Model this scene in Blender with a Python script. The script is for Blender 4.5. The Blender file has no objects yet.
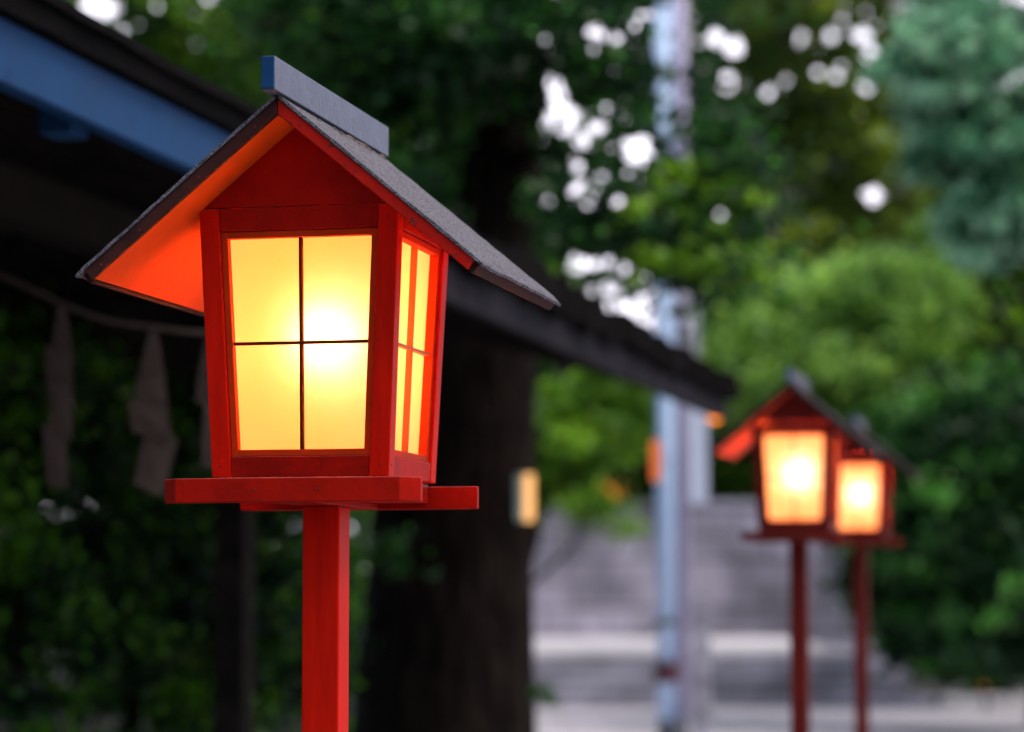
import bpy, bmesh, math, random
import numpy as np
from mathutils import Vector, Matrix

random.seed(7)
rng = np.random.default_rng(11)
S = bpy.context.scene
COL = S.collection
R = math.radians

# ------------------------------------------------------------------ camera
FPX = 2664.0
TILT = R(4.89)
CZ = 1.5
YAW = R(12.92)          # the row of lanterns and the eave run this far to the right of the view axis
cam_d = bpy.data.cameras.new("camera")
cam = bpy.data.objects.new("camera", cam_d)
COL.objects.link(cam)
cam.location = (0, 0, CZ)
cam.rotation_euler = (math.pi / 2 + TILT, 0, 0)
cam_d.sensor_width = 36
cam_d.lens = FPX * 36 / 1024
cam_d.clip_start = 0.05
cam_d.clip_end = 3000
cam_d.dof.use_dof = True
cam_d.dof.focus_distance = 4.02
cam_d.dof.aperture_fstop = 2.7
S.camera = cam

# ------------------------------------------------------------------ world, sun, exposure
W = bpy.data.worlds.new("World")
S.world = W
W.use_nodes = True
nt = W.node_tree
nt.nodes.clear()
sky = nt.nodes.new('ShaderNodeTexSky')
sky.sky_type = 'NISHITA'
sky.sun_disc = False
SUN_EL, SUN_AZ = 64.0, 120.0      # azimuth clockwise from +Y
sky.sun_elevation = R(SUN_EL)
sky.sun_rotation = R(SUN_AZ)
sky.air_density = 1.0
sky.dust_density = 4.5
sky.ozone_density = 1.5
bg = nt.nodes.new('ShaderNodeBackground')
bg.inputs[1].default_value = 0.11
out = nt.nodes.new('ShaderNodeOutputWorld')
# bright cloud patch added low ahead so sky between the leaves turns white
wtc = nt.nodes.new('ShaderNodeTexCoord')
vd = nt.nodes.new('ShaderNodeVectorMath'); vd.operation = 'DOT_PRODUCT'; vd.inputs[1].default_value = (0.10, .965, .24)
nt.links.new(wtc.outputs['Generated'], vd.inputs[0])
mr_ = nt.nodes.new('ShaderNodeMapRange'); mr_.interpolation_type = 'SMOOTHSTEP'
mr_.inputs[1].default_value = .80; mr_.inputs[2].default_value = .93
nt.links.new(vd.outputs['Value'], mr_.inputs[0])
cn = nt.nodes.new('ShaderNodeTexNoise'); cn.inputs['Scale'].default_value = 5; cn.inputs['Detail'].default_value = 6
nt.links.new(wtc.outputs['Generated'], cn.inputs['Vector'])
cr_ = nt.nodes.new('ShaderNodeMapRange'); cr_.inputs[1].default_value = .3; cr_.inputs[2].default_value = .6; cr_.inputs[3].default_value = .6
nt.links.new(cn.outputs[0], cr_.inputs[0])
mu = nt.nodes.new('ShaderNodeMath'); mu.operation = 'MULTIPLY'
nt.links.new(mr_.outputs[0], mu.inputs[0]); nt.links.new(cr_.outputs[0], mu.inputs[1])
wm = nt.nodes.new('ShaderNodeMix'); wm.data_type = 'RGBA'
nt.links.new(mu.outputs[0], wm.inputs[0]); nt.links.new(sky.outputs[0], wm.inputs[6]); wm.inputs[7].default_value = (11.5, 11.0, 12.5, 1)
nt.links.new(wm.outputs[2], bg.inputs[0])
nt.links.new(bg.outputs[0], out.inputs[0])

sun_d = bpy.data.lights.new("sun", 'SUN')
sun_d.energy = 0.8
sun_d.angle = R(40)
sun_d.color = (1.0, 0.93, 0.86)
sun = bpy.data.objects.new("sun", sun_d)
COL.objects.link(sun)
a, e = R(SUN_AZ), R(SUN_EL)
sd = Vector((math.sin(a) * math.cos(e), math.cos(a) * math.cos(e), math.sin(e)))
sun.rotation_euler = (-sd).to_track_quat('-Z', 'Y').to_euler()

S.view_settings.view_transform = 'Standard'
S.view_settings.look = 'None'
S.view_settings.gamma = 1
S.view_settings.exposure = 1.0
S.render.engine = 'CYCLES'
S.cycles.use_denoising = True
try:
    S.cycles.denoiser = 'OPENIMAGEDENOISE'
except Exception:
    pass
S.cycles.max_bounces = 8
S.cycles.transmission_bounces = 6
S.cycles.diffuse_bounces = 4
S.cycles.sample_clamp_indirect = 6
S.cycles.caustics_refractive = True

# ------------------------------------------------------------------ coordinate helpers
def pix(px, py, Y):
    """world point that lies Y metres ahead (world y) behind pixel px,py"""
    x = (px - 512) / FPX
    y = (366 - py) / FPX
    d = Vector((x, math.cos(TILT) - y * math.sin(TILT), math.sin(TILT) + y * math.cos(TILT)))
    return Vector((0, 0, CZ)) + d * (Y / d.y)

def proj(P):
    """numpy points -> pixels"""
    P = np.asarray(P, float)
    x = P[..., 0]; y = P[..., 1]; z = P[..., 2] - CZ
    dep = y * math.cos(TILT) + z * math.sin(TILT)
    up = -y * math.sin(TILT) + z * math.cos(TILT)
    dep = np.where(dep < .1, .1, dep)
    return 512 + FPX * x / dep, 366 - FPX * up / dep

def uv(u, v, z=0.0):
    """row frame: v along the lantern row, u across it"""
    return Vector((u * math.cos(YAW) + v * math.sin(YAW), -u * math.sin(YAW) + v * math.cos(YAW), z))

def to_uv(p):
    return (p.x * math.cos(YAW) - p.y * math.sin(YAW), p.x * math.sin(YAW) + p.y * math.cos(YAW))

# ------------------------------------------------------------------ object helpers
def tag(o, label=None, cat=None, group=None, kind=None):
    if label: o['label'] = label
    if cat: o['category'] = cat
    if group: o['group'] = group
    if kind: o['kind'] = kind
    return o

def empty(name, loc, rz=0.0):
    o = bpy.data.objects.new(name, None)
    o.empty_display_size = .1
    o.location = loc
    o.rotation_euler = (0, 0, rz)
    COL.objects.link(o)
    return o

def mesh_obj(name, bm, mat, parent=None, bevel=0.0, smooth=False, seg=2):
    me = bpy.data.meshes.new(name)
    bmesh.ops.recalc_face_normals(bm, faces=bm.faces[:])
    bm.to_mesh(me); bm.free()
    if mat: me.materials.append(mat)
    if smooth:
        for p in me.polygons: p.use_smooth = True
    o = bpy.data.objects.new(name, me)
    COL.objects.link(o)
    if parent: o.parent = parent
    if bevel:
        m = o.modifiers.new("bevel", 'BEVEL')
        m.width = bevel; m.segments = seg; m.limit_method = 'ANGLE'; m.angle_limit = R(30)
    return o

def hexa(bm, c):
    """c: 8 corners, bottom four (ccw) then top four"""
    v = [bm.verts.new(p) for p in c]
    for f in ((3,2,1,0),(4,5,6,7),(0,1,5,4),(1,2,6,5),(2,3,7,6),(3,0,4,7)):
        bm.faces.new([v[i] for i in f])

def box(bm, x0, x1, y0, y1, z0, z1):
    hexa(bm, [(x0,y0,z0),(x1,y0,z0),(x1,y1,z0),(x0,y1,z0),(x0,y0,z1),(x1,y0,z1),(x1,y1,z1),(x0,y1,z1)])

def prism(bm, poly, f0, f1):
    """poly of 2-D points, f0/f1 map them to the two 3-D end faces"""
    a = [bm.verts.new(f0(*p)) for p in poly]
    b = [bm.verts.new(f1(*p)) for p in poly]
    n = len(poly)
    bm.faces.new(a); bm.faces.new(b[::-1])
    for i in range(n):
        bm.faces.new([a[i], b[i], b[(i+1)%n], a[(i+1)%n]])

def tube(bm, pts, rad, n=8, cap=True):
    rings = []
    pts = [Vector(p) for p in pts]
    for i, p in enumerate(pts):
        d = (pts[min(i+1, len(pts)-1)] - pts[max(i-1, 0)]).normalized()
        q = d.to_track_quat('Z', 'Y')
        r = rad[i] if hasattr(rad, '__len__') else rad
        rings.append([bm.verts.new(p + q @ Vector((r*math.cos(2*math.pi*k/n), r*math.sin(2*math.pi*k/n), 0))) for k in range(n)])
    for i in range(len(rings)-1):
        for k in range(n):
            bm.faces.new([rings[i][k], rings[i][(k+1)%n], rings[i+1][(k+1)%n], rings[i+1][k]])
    if cap:
        bm.faces.new(rings[0][::-1]); bm.faces.new(rings[-1])

def lathe(bm, prof, n=20, c=(0,0,0)):
    rings = []
    for r, z in prof:
        rings.append([bm.verts.new((c[0]+r*math.cos(2*math.pi*k/n), c[1]+r*math.sin(2*math.pi*k/n), c[2]+z)) for k in range(n)])
    for i in range(len(rings)-1):
        for k in range(n):
            bm.faces.new([rings[i][k], rings[i][(k+1)%n], rings[i+1][(k+1)%n], rings[i+1][k]])
    bm.faces.new(rings[0][::-1]); bm.faces.new(rings[-1])

# ------------------------------------------------------------------ materials
def mat(name, c1, c2, scale=8.0, rough=.6, bump=.15, bscale=60.0, detail=6, stretch=(1,1,1), spec=.5, metallic=0.0, lo=.35, hi=.65, speck=None, coat=0.0, bdist=.002, dust=0.0):
    m = bpy.data.materials.new(name); m.use_nodes = True
    t = m.node_tree; N = t.nodes; L = t.links
    b = N['Principled BSDF']
    tc = N.new('ShaderNodeTexCoord'); mp = N.new('ShaderNodeMapping')
    mp.inputs['Scale'].default_value = stretch
    L.new(tc.outputs['Object'], mp.inputs[0])
    n1 = N.new('ShaderNodeTexNoise'); n1.inputs['Scale'].default_value = scale; n1.inputs['Detail'].default_value = detail
    n1.inputs['Roughness'].default_value = .65
    L.new(mp.outputs[0], n1.inputs['Vector'])
    r = N.new('ShaderNodeValToRGB')
    r.color_ramp.elements[0].position = lo; r.color_ramp.elements[0].color = (*c1, 1)
    r.color_ramp.elements[1].position = hi; r.color_ramp.elements[1].color = (*c2, 1)
    L.new(n1.outputs[0], r.inputs[0])
    col = r.outputs[0]
    n2 = N.new('ShaderNodeTexNoise'); n2.inputs['Scale'].default_value = bscale; n2.inputs['Detail'].default_value = 5
    L.new(mp.outputs[0], n2.inputs['Vector'])
    if speck:
        sc, thr, scol, fac = speck
        n3 = N.new('ShaderNodeTexNoise'); n3.inputs['Scale'].default_value = sc; n3.inputs['Detail'].default_value = 3
        L.new(tc.outputs['Object'], n3.inputs['Vector'])
        mr = N.new('ShaderNodeMapRange'); mr.inputs[1].default_value = thr; mr.inputs[2].default_value = thr+.05
        mr.inputs[4].default_value = fac
        L.new(n3.outputs[0], mr.inputs[0])
        mx = N.new('ShaderNodeMix'); mx.data_type = 'RGBA'
        L.new(mr.outputs[0], mx.inputs[0]); L.new(col, mx.inputs[6]); mx.inputs[7].default_value = (*scol, 1)
        col = mx.outputs[2]
    if dust:
        ge = N.new('ShaderNodeNewGeometry'); se = N.new('ShaderNodeSeparateXYZ'); L.new(ge.outputs['Normal'], se.inputs[0])
        md = N.new('ShaderNodeMapRange'); md.inputs[1].default_value = .35; md.inputs[2].default_value = .8; md.inputs[4].default_value = dust
        L.new(se.outputs[2], md.inputs[0])
        mm = N.new('ShaderNodeMath'); mm.operation = 'MULTIPLY'; L.new(md.outputs[0], mm.inputs[0]); L.new(n1.outputs[0], mm.inputs[1])
        mx2 = N.new('ShaderNodeMix'); mx2.data_type = 'RGBA'
        L.new(mm.outputs[0], mx2.inputs[0]); L.new(col, mx2.inputs[6]); mx2.inputs[7].default_value = (.50,.36,.34,1)
        col = mx2.outputs[2]
    L.new(col, b.inputs['Base Color'])
    b.inputs['Roughness'].default_value = rough
    b.inputs['Metallic'].default_value = metallic
    b.inputs['Specular IOR Level'].default_value = spec
    b.inputs['Coat Weight'].default_value = coat
    rr = N.new('ShaderNodeMapRange'); rr.inputs[3].default_value = max(.05, rough-.12); rr.inputs[4].default_value = min(1, rough+.15)
    L.new(n1.outputs[0], rr.inputs[0]); L.new(rr.outputs[0], b.inputs['Roughness'])
    bp = N.new('ShaderNodeBump'); bp.inputs['Strength'].default_value = bump; bp.inputs['Distance'].default_value = bdist
    L.new(n2.outputs[0], bp.inputs['Height']); L.new(bp.outputs[0], b.inputs['Normal'])
    return m

M_RED = mat("red_paint", (.24,.006,.003), (.50,.009,.003), 5, .5, .35, 90, stretch=(1,1,1), speck=(55,.70,(.10,.02,.012),.6), spec=.035, dust=.55)
M_REDV = mat("red_paint_vertical_grain", (.50,.008,.002), (.68,.011,.003), 9, .5, .22, 60, stretch=(5,5,.5), speck=(70,.71,(.12,.02,.012),.6), spec=.035, dust=.55)
M_ROOFB = mat("roof_board_red", (.60,.066,.004), (.72,.082,.005), 8, .75, .4, 50, speck=(40,.72,(.12,.02,.01),.7), spec=.1)
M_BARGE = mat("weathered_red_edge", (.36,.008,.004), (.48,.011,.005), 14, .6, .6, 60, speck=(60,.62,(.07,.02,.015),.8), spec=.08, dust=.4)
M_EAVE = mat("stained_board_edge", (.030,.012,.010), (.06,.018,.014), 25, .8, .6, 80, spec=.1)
M_FRAME = mat("window_frame_red", (.44,.028,.004), (.58,.038,.005), 9, .6, .3, 80, spec=.05)
M_MUNTD = mat("unlit_muntin", (.06,.012,.006), (.11,.018,.008), 12, .7, .3, 80, spec=.03)
M_NAIL = mat("painted_over_nail", (.10,.010,.006), (.20,.02,.010), 60, .6, .3, 80, spec=.2)
M_MUNT = mat("lamplit_muntin", (.46,.085,.006), (.56,.11,.008), 12, .6, .3, 80)
M_SHINGLE = mat("granular_roofing_felt", (.035,.032,.038), (.22,.205,.235), 300, .95, 1.0, 420, detail=3, spec=.2, lo=.40, hi=.62, speck=(38,.58,(.045,.04,.042),.5), bdist=.003)
M_RIDGE = mat("weathered_zinc", (.085,.095,.145), (.13,.145,.205), 30, .55, .6, 140, stretch=(1,1,1), metallic=.1, spec=.3, speck=(50,.64,(.10,.085,.08),.6))
M_DEBRIS = mat("leaf_litter", (.05,.035,.03), (.16,.11,.09), 60, .95, .8, 200)
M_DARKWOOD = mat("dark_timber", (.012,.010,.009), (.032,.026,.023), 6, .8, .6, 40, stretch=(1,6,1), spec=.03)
M_WOODB = mat("brown_tie_beam_timber", (.05,.033,.025), (.08,.055,.04), 5, .8, .6, 40)
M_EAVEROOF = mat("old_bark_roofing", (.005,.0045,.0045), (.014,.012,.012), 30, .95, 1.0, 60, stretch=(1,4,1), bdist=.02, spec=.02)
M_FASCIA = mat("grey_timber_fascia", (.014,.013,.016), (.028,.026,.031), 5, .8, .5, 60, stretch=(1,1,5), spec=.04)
M_SKYTINT = mat("sky_tinted_board", (.008,.042,.115), (.012,.056,.15), 5, .6, .4, 60, speck=(9,.62,(.006,.03,.09),.6), spec=.06)  # sky reflection put into the board colour
M_BARK = mat("tree_bark", (.006,.0045,.004), (.036,.026,.021), 5, .98, 1.0, 9, stretch=(3,3,.5), bdist=.08, spec=.03)
M_PAPER = mat("white_paper", (.038,.022,.017), (.060,.038,.030), 6, .9, .3, 30)
M_ROPE = mat("straw_rope", (.03,.019,.013), (.06,.038,.026), 40, .95, 1, 90)
M_POLEB = mat("pale_blue_pole_paint", (.46,.64,.90), (.56,.72,.95), 3, .45, .3, 40, speck=(6,.63,(.30,.42,.62),.5))
M_POLEL = mat("galvanised_conduit", (.36,.33,.46), (.46,.42,.56), 3, .5, .3, 40)
M_POLED = mat("dark_pole_base", (.06,.07,.09), (.12,.12,.14), 3, .6, .3, 40)
M_MAROON = mat("maroon_band", (.05,.012,.02), (.08,.02,.03), 3, .6, .3, 40)
M_CONC = mat("pale_concrete", (.70,.65,.67), (.80,.76,.77), 1.2, .9, .4, 20, speck=(2.5,.62,(.40,.37,.40),.5))
M_WHITE = mat("white_sign_paint", (.52,.58,.72), (.60,.66,.80), 3, .5, .2, 20)
M_GREENP = mat("pale_green_plate", (.55,.78,.68), (.65,.88,.78), 3, .5, .2, 20)

M_SHINGLE_SHADE = mat("shaded_roofing_felt", (.022,.020,.022), (.06,.052,.056), 200, .95, 1.0, 300, spec=.1)  # darker copies for the far lanterns, tree shade put into the colours
M_RIDGE_SHADE = mat("shaded_zinc", (.022,.026,.045), (.04,.045,.07), 30, .55, .6, 140, spec=.3)
M_RED_SHADE = mat("shaded_red_paint", (.085,.006,.004), (.13,.009,.006), 7, .6, .35, 60, speck=(40,.66,(.05,.02,.012),.6), spec=.12)
M_ROOFB_SHADE = mat("shaded_roof_board_red", (.50,.05,.010), (.62,.06,.012), 8, .7, .4, 50, spec=.15)
NEAR_MATS = (M_RED, M_REDV, M_ROOFB, M_MUNT, M_SHINGLE, M_RIDGE)
SHADED_MATS = (M_RED_SHADE, M_RED_SHADE, M_ROOFB_SHADE, M_MUNT, M_SHINGLE_SHADE, M_RIDGE_SHADE)  # far lantern set, coloured as if under trees

def paving(name):
    m = bpy.data.materials.new(name); m.use_nodes = True
    t = m.node_tree; N = t.nodes; L = t.links; b = N['Principled BSDF']
    tc = N.new('ShaderNodeTexCoord')
    br = N.new('ShaderNodeTexBrick'); br.inputs['Scale'].default_value = 1.0
    br.inputs['Brick Width'].default_value = 1.2; br.inputs['Row Height'].default_value = .6
    br.inputs['Mortar Size'].default_value = .012
    br.inputs['Color1'].default_value = (.50,.46,.50,1); br.inputs['Color2'].default_value = (.60,.56,.60,1); br.inputs['Mortar'].default_value = (.16,.15,.16,1)
    L.new(tc.outputs['Object'], br.inputs[0])
    n = N.new('ShaderNodeTexNoise'); n.inputs['Scale'].default_value = .6; n.inputs['Detail'].default_value = 8
    L.new(tc.outputs['Object'], n.inputs['Vector'])
    mr = N.new('ShaderNodeMapRange'); mr.inputs[1].default_value = .3; mr.inputs[2].default_value = .7; mr.inputs[3].default_value = .7; mr.inputs[4].default_value = 1.15
    L.new(n.outputs[0], mr.inputs[0])
    mx = N.new('ShaderNodeMix'); mx.data_type = 'RGBA'; mx.blend_type = 'MULTIPLY'; mx.inputs[0].default_value = 1
    L.new(br.outputs[0], mx.inputs[6]); L.new(mr.outputs[0], mx.inputs[7]); L.new(mx.outputs[2], b.inputs['Base Color'])
    b.inputs['Roughness'].default_value = .85
    return m
M_PAVE = paving("stone_paving")

def stonewall(name, c1, c2, cm, w, h):
    m = bpy.data.materials.new(name); m.use_nodes = True
    t = m.node_tree; N = t.nodes; L = t.links; b = N['Principled BSDF']
    tc = N.new('ShaderNodeTexCoord')
    sp = N.new('ShaderNodeSeparateXYZ'); cb = N.new('ShaderNodeCombineXYZ')
    L.new(tc.outputs['Object'], sp.inputs[0]); L.new(sp.outputs[0], cb.inputs[0]); L.new(sp.outputs[2], cb.inputs[1])
    br = N.new('ShaderNodeTexBrick'); br.inputs['Scale'].default_value = 1.0
    br.inputs['Brick Width'].default_value = w; br.inputs['Row Height'].default_value = h
    br.inputs['Mortar Size'].default_value = .025; br.inputs['Mortar Smooth'].default_value = .3
    br.inputs['Color1'].default_value = (*c1,1); br.inputs['Color2'].default_value = (*c2,1); br.inputs['Mortar'].default_value = (*cm,1)
    L.new(cb.outputs[0], br.inputs[0])
    n = N.new('ShaderNodeTexNoise'); n.inputs['Scale'].default_value = .55; n.inputs['Detail'].default_value = 6; n.inputs['Roughness'].default_value = .6
    L.new(tc.outputs['Object'], n.inputs['Vector'])
    mr = N.new('ShaderNodeMapRange'); mr.inputs[1].default_value = .38; mr.inputs[2].default_value = .6; mr.inputs[3].default_value = .35; mr.inputs[4].default_value = 1.1
    L.new(n.outputs[0], mr.inputs[0])
    mx = N.new('ShaderNodeMix'); mx.data_type = 'RGBA'; mx.blend_type = 'MULTIPLY'; mx.inputs[0].default_value = 1
    L.new(br.outputs[0], mx.inputs[6]); L.new(mr.outputs[0], mx.inputs[7]); L.new(mx.outputs[2], b.inputs['Base Color'])
    b.inputs['Roughness'].default_value = .9
    bp = N.new('ShaderNodeBump'); bp.inputs['Strength'].default_value = .6; bp.inputs['Distance'].default_value = .03
    L.new(br.outputs[1], bp.inputs['Height']); bp.invert = True; L.new(bp.outputs[0], b.inputs['Normal'])
    return m
M_WALL = stonewall("blotched_stone_blocks", (.37,.345,.42), (.45,.42,.51), (.19,.175,.22), 1.1, .42)  # noise darkens the blocks in random blotches
M_STEP = stonewall("grey_step_stone", (.38,.37,.46), (.48,.465,.57), (.25,.24,.28), 1.8, .1625)
M_EARTH = mat("earth", (.012,.011,.008), (.028,.024,.017), 2, .95, .8, 10)

def leafmat(name, dark, mid, light, trans=.45, rough=.45):
    dark, mid, light = [tuple(min(.85, c_*1.22) for c_ in q_) for q_ in (dark, mid, light)]
    m = bpy.data.materials.new(name); m.use_nodes = True
    t = m.node_tree; N = t.nodes; L = t.links
    for n in list(N): N.remove(n)
    o = N.new('ShaderNodeOutputMaterial')
    at = N.new('ShaderNodeAttribute'); at.attribute_name = 'tint'
    r = N.new('ShaderNodeValToRGB')
    r.color_ramp.elements[0].position = .0; r.color_ramp.elements[0].color = (*dark, 1)
    r.color_ramp.elements[1].position = 1.; r.color_ramp.elements[1].color = (*light, 1)
    e = r.color_ramp.elements.new(.5); e.color = (*mid, 1)
    L.new(at.outputs['Fac'], r.inputs[0])
    p = N.new('ShaderNodeBsdfPrincipled'); p.inputs['Roughness'].default_value = rough; p.inputs['Specular IOR Level'].default_value = .35
    L.new(r.outputs[0], p.inputs['Base Color'])
    tr = N.new('ShaderNodeBsdfTranslucent')
    hs = N.new('ShaderNodeHueSaturation'); hs.inputs['Value'].default_value = 1.3; hs.inputs['Saturation'].default_value = 1.1; hs.inputs['Hue'].default_value = .485
    L.new(r.outputs[0], hs.inputs['Color']); L.new(hs.outputs[0], tr.inputs[0])
    mx = N.new('ShaderNodeMixShader'); mx.inputs[0].default_value = trans
    L.new(p.outputs[0], mx.inputs[1]); L.new(tr.outputs[0], mx.inputs[2]); L.new(mx.outputs[0], o.inputs[0])
    return m

def panemat(name, col, gcol, gfac=.55, grough=.70):
    m = bpy.data.materials.new(name); m.use_nodes = True
    t = m.node_tree; N = t.nodes; L = t.links
    for n in list(N): N.remove(n)
    o = N.new('ShaderNodeOutputMaterial')
    tc = N.new('ShaderNodeTexCoord')
    no = N.new('ShaderNodeTexNoise'); no.inputs['Scale'].default_value = 14; no.inputs['Detail'].default_value = 4
    L.new(tc.outputs['Object'], no.inputs['Vector'])
    r = N.new('ShaderNodeValToRGB')
    r.color_ramp.elements[0].position = .3; r.color_ramp.elements[0].color = (col[0]*.93, col[1]*.88, col[2]*.8, 1)
    r.color_ramp.elements[1].position = .7; r.color_ramp.elements[1].color = (*col, 1)
    L.new(no.outputs[0], r.inputs[0])
    tr = N.new('ShaderNodeBsdfTranslucent'); L.new(r.outputs[0], tr.inputs[0])
    gl = N.new('ShaderNodeBsdfGlass'); gl.inputs[0].default_value = (*gcol, 1); gl.inputs['Roughness'].default_value = grough; gl.inputs['IOR'].default_value = 1.4
    mx = N.new('ShaderNodeMixShader'); mx.inputs[0].default_value = gfac
    L.new(tr.outputs[0], mx.inputs[1]); L.new(gl.outputs[0], mx.inputs[2]); L.new(mx.outputs[0], o.inputs[0])
    return m

def emit(name, col, s):
    m = bpy.data.materials.new(name); m.use_nodes = True
    t = m.node_tree; N = t.nodes; L = t.links
    for n in list(N): N.remove(n)
    o = N.new('ShaderNodeOutputMaterial'); em = N.new('ShaderNodeEmission')
    em.inputs[0].default_value = (*col, 1); em.inputs[1].default_value = s
    L.new(em.outputs[0], o.inputs[0])
    return m
M_PANE = panemat("frosted_pane", (.58,.285,.088), (1,.95,.86))
M_BULB = emit("lit_bulb", (1.0,.64,.31), 275.0)
M_BULB2 = emit("brighter_lit_bulb", (1.0,.68,.50), 950.0)

# ------------------------------------------------------------------ wall lantern on a post
HB, HT, HH = .1388, .1573, .4078      # half width at the foot and the head, height of the body
def half(z): return HB + (HT - HB) * z / HH

def make_lantern(loc, post_len, label, far_shaded=False):
    M_RED, M_REDV, M_ROOFB, M_MUNT, M_SHINGLE, M_RIDGE = SHADED_MATS if far_shaded else NEAR_MATS
    """origin: centre of the underside of the body; local x = across, y = away, z = up"""
    root = empty('post_lantern', (loc.x, loc.y, loc.z - post_len - .0465), -YAW)
    Z0 = post_len + .0465
    def wallmap(k, z, n):
        # k: facing 0 front,1 right,2 back,3 left ; returns function (s, z)->3d, n inward depth
        pass
    def pt(side, s, z, n):
        h = half(z) - n
        if side == 0: return (s, -h, Z0 + z)
        if side == 1: return (h, s, Z0 + z)
        if side == 2: return (-s, h, Z0 + z)
        return (-h, -s, Z0 + z)
    # body: four corner stiles, rails
    SW, D = .031, .024
    for sx in (-1, 1):
        for sy in (-1, 1):
            bm = bmesh.new()
            def c(z, a, b):
                h = half(z)
                return (sx*(h-a), sy*(h-b), Z0+z)
            z0, z1 = 0, HH
            hexa(bm, [c(z0,0,0), c(z0,SW,0), c(z0,SW,SW), c(z0,0,SW), c(z1,0,0), c(z1,SW,0), c(z1,SW,SW), c(z1,0,SW)])
            mesh_obj('corner_post', bm, M_REDV, root, .0016)
    for nm, z0, z1, nn in (('bottom_rail', 0.0006, .0315, .0012), ('top_rail', .373, HH-.0006, .0012)):
        bm = bmesh.new()
        for side in range(4):
            e = SW + .0004
            P = []
            for z in (z0, z1):
                for s, n in ((-(half(z)-e), nn), (half(z)-e, nn), (half(z)-e, D), (-(half(z)-e), D)):
                    P.append(pt(side, s, z, n))
            hexa(bm, P)
        mesh_obj(nm, bm, M_RED, root, .0014)
    # windows
    for side in range(4):
        zb, zt = .0321, .3724
        FW = .010
        bm = bmesh.new()
        e0 = SW + .0006
        n0, n1 = .0055, .0205
        def q(s_e, z, n, sg): return pt(side, sg*(half(z)-s_e), z, n)
        for sg in (-1, 1):
            P = []
            for z in (zb, zt):
                P += [q(e0, z, n0, sg), q(e0+FW, z, n0, sg), q(e0+FW, z, n1, sg), q(e0, z, n1, sg)]
            hexa(bm, P)
        for za, zc in ((zb, zb+FW), (zt-FW, zt)):
            P = []
            for z in (za, zc):
                for s, n in ((-1, n0+.0004), (1, n0+.0004), (1, n1), (-1, n1)):
                    P.append(pt(side, s*(half(z)-e0-FW-.0002), z, n))
            hexa(bm, P)
        win = mesh_obj('window', bm, M_RED if far_shaded else M_FRAME, root, .0010)
        # muntins: thin deep bars standing proud of the pane
        bm = bmesh.new()
        za, zc = zb+FW+.0003, zt-FW-.0003
        m0, m1, t = .0100, .0200, .0022
        MM = M_MUNT if side in (1, 3) else M_MUNTD  # side bars carry the lamp's orange glow in their colour, front ones look unlit
        P = []
        for z in (za, zc):
            P += [pt(side, -t, z, m0), pt(side, t, z, m0), pt(side, t, z, m1), pt(side, -t, z, m1)]
        hexa(bm, P)
        mesh_obj('muntin', bm, MM, win)
        bm = bmesh.new()
        zm = (za+zc)/2 + .001
        for sg in (-1, 1):
            P = []
            for z in (zm-t, zm+t):
                w = half(z)-e0-FW-.0004
                P += [pt(side, sg*(t+.0002), z, m0+.0006), pt(side, sg*w, z, m0+.0006), pt(side, sg*w, z, m1), pt(side, sg*(t+.0002), z, m1)]
            hexa(bm, P)
        mesh_obj('muntin', bm, MM, win)
        bm = bmesh.new()
        g0, g1 = .0215, .0240
        P = []
        for z in (zb+.001, zt-.001):
            w = half(z)-e0-.001
            P += [pt(side, -w, z, g0), pt(side, w, z, g0), pt(side, w, z, g1), pt(side, -w, z, g1)]
        hexa(bm, P)
        mesh_obj('pane', bm, M_PANE, win)
    # floor of the body
    bm = bmesh.new()
    box(bm, -.102, .102, -.102, .102, Z0+.001, Z0+.010)
    mesh_obj('floor_board', bm, M_RED, root)
    # gable boards
    RX = .2875; RZA = .5328; RZE = RZA-.831*RX      # eave half span, eave and apex heights (underside of the boards)
    slope = (RZA-RZE)/RX
    for sy in (-1, 1):
        bm = bmesh.new()
        hw = HT-.0005
        zt_ = RZA - slope*hw - .0015
        poly = [(-hw, HH+.0012), (hw, HH+.0012), (hw, max(zt_, HH+.002)), (0, RZA-.002), (-hw, max(zt_, HH+.002))]
        y0, y1 = sy*(HT+.0003), sy*(HT-.018)
        prism(bm, poly, lambda x, z: (x, y0, Z0+z), lambda x, z: (x, y1, Z0+z))
        mesh_obj('gable_board', bm, M_RED, root, .001)
    # side head boards closing the body under the eaves
    for sx in (-1, 1):
        bm = bmesh.new()
        zt_ = RZA - slope*(HT-.004) - .0015
        xa, xb = sx*(HT-.0006), sx*(HT-.016)
        poly = [(xa, HH+.0012), (xb, HH+.0012), (xb, zt_+.006), (xa, zt_-.003)]
        prism(bm, poly, lambda x, z: (x, -HT+.019, Z0+z), lambda x, z: (x, HT-.019, Z0+z))
        mesh_obj('head_board', bm, M_RED, root, .001)
    # roof slopes
    YF, YR = -.250, .279
    tb, ts = .016, .0045
    nx, nz = slope/math.hypot(1, slope), 1/math.hypot(1, slope)
    roof = None
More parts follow.
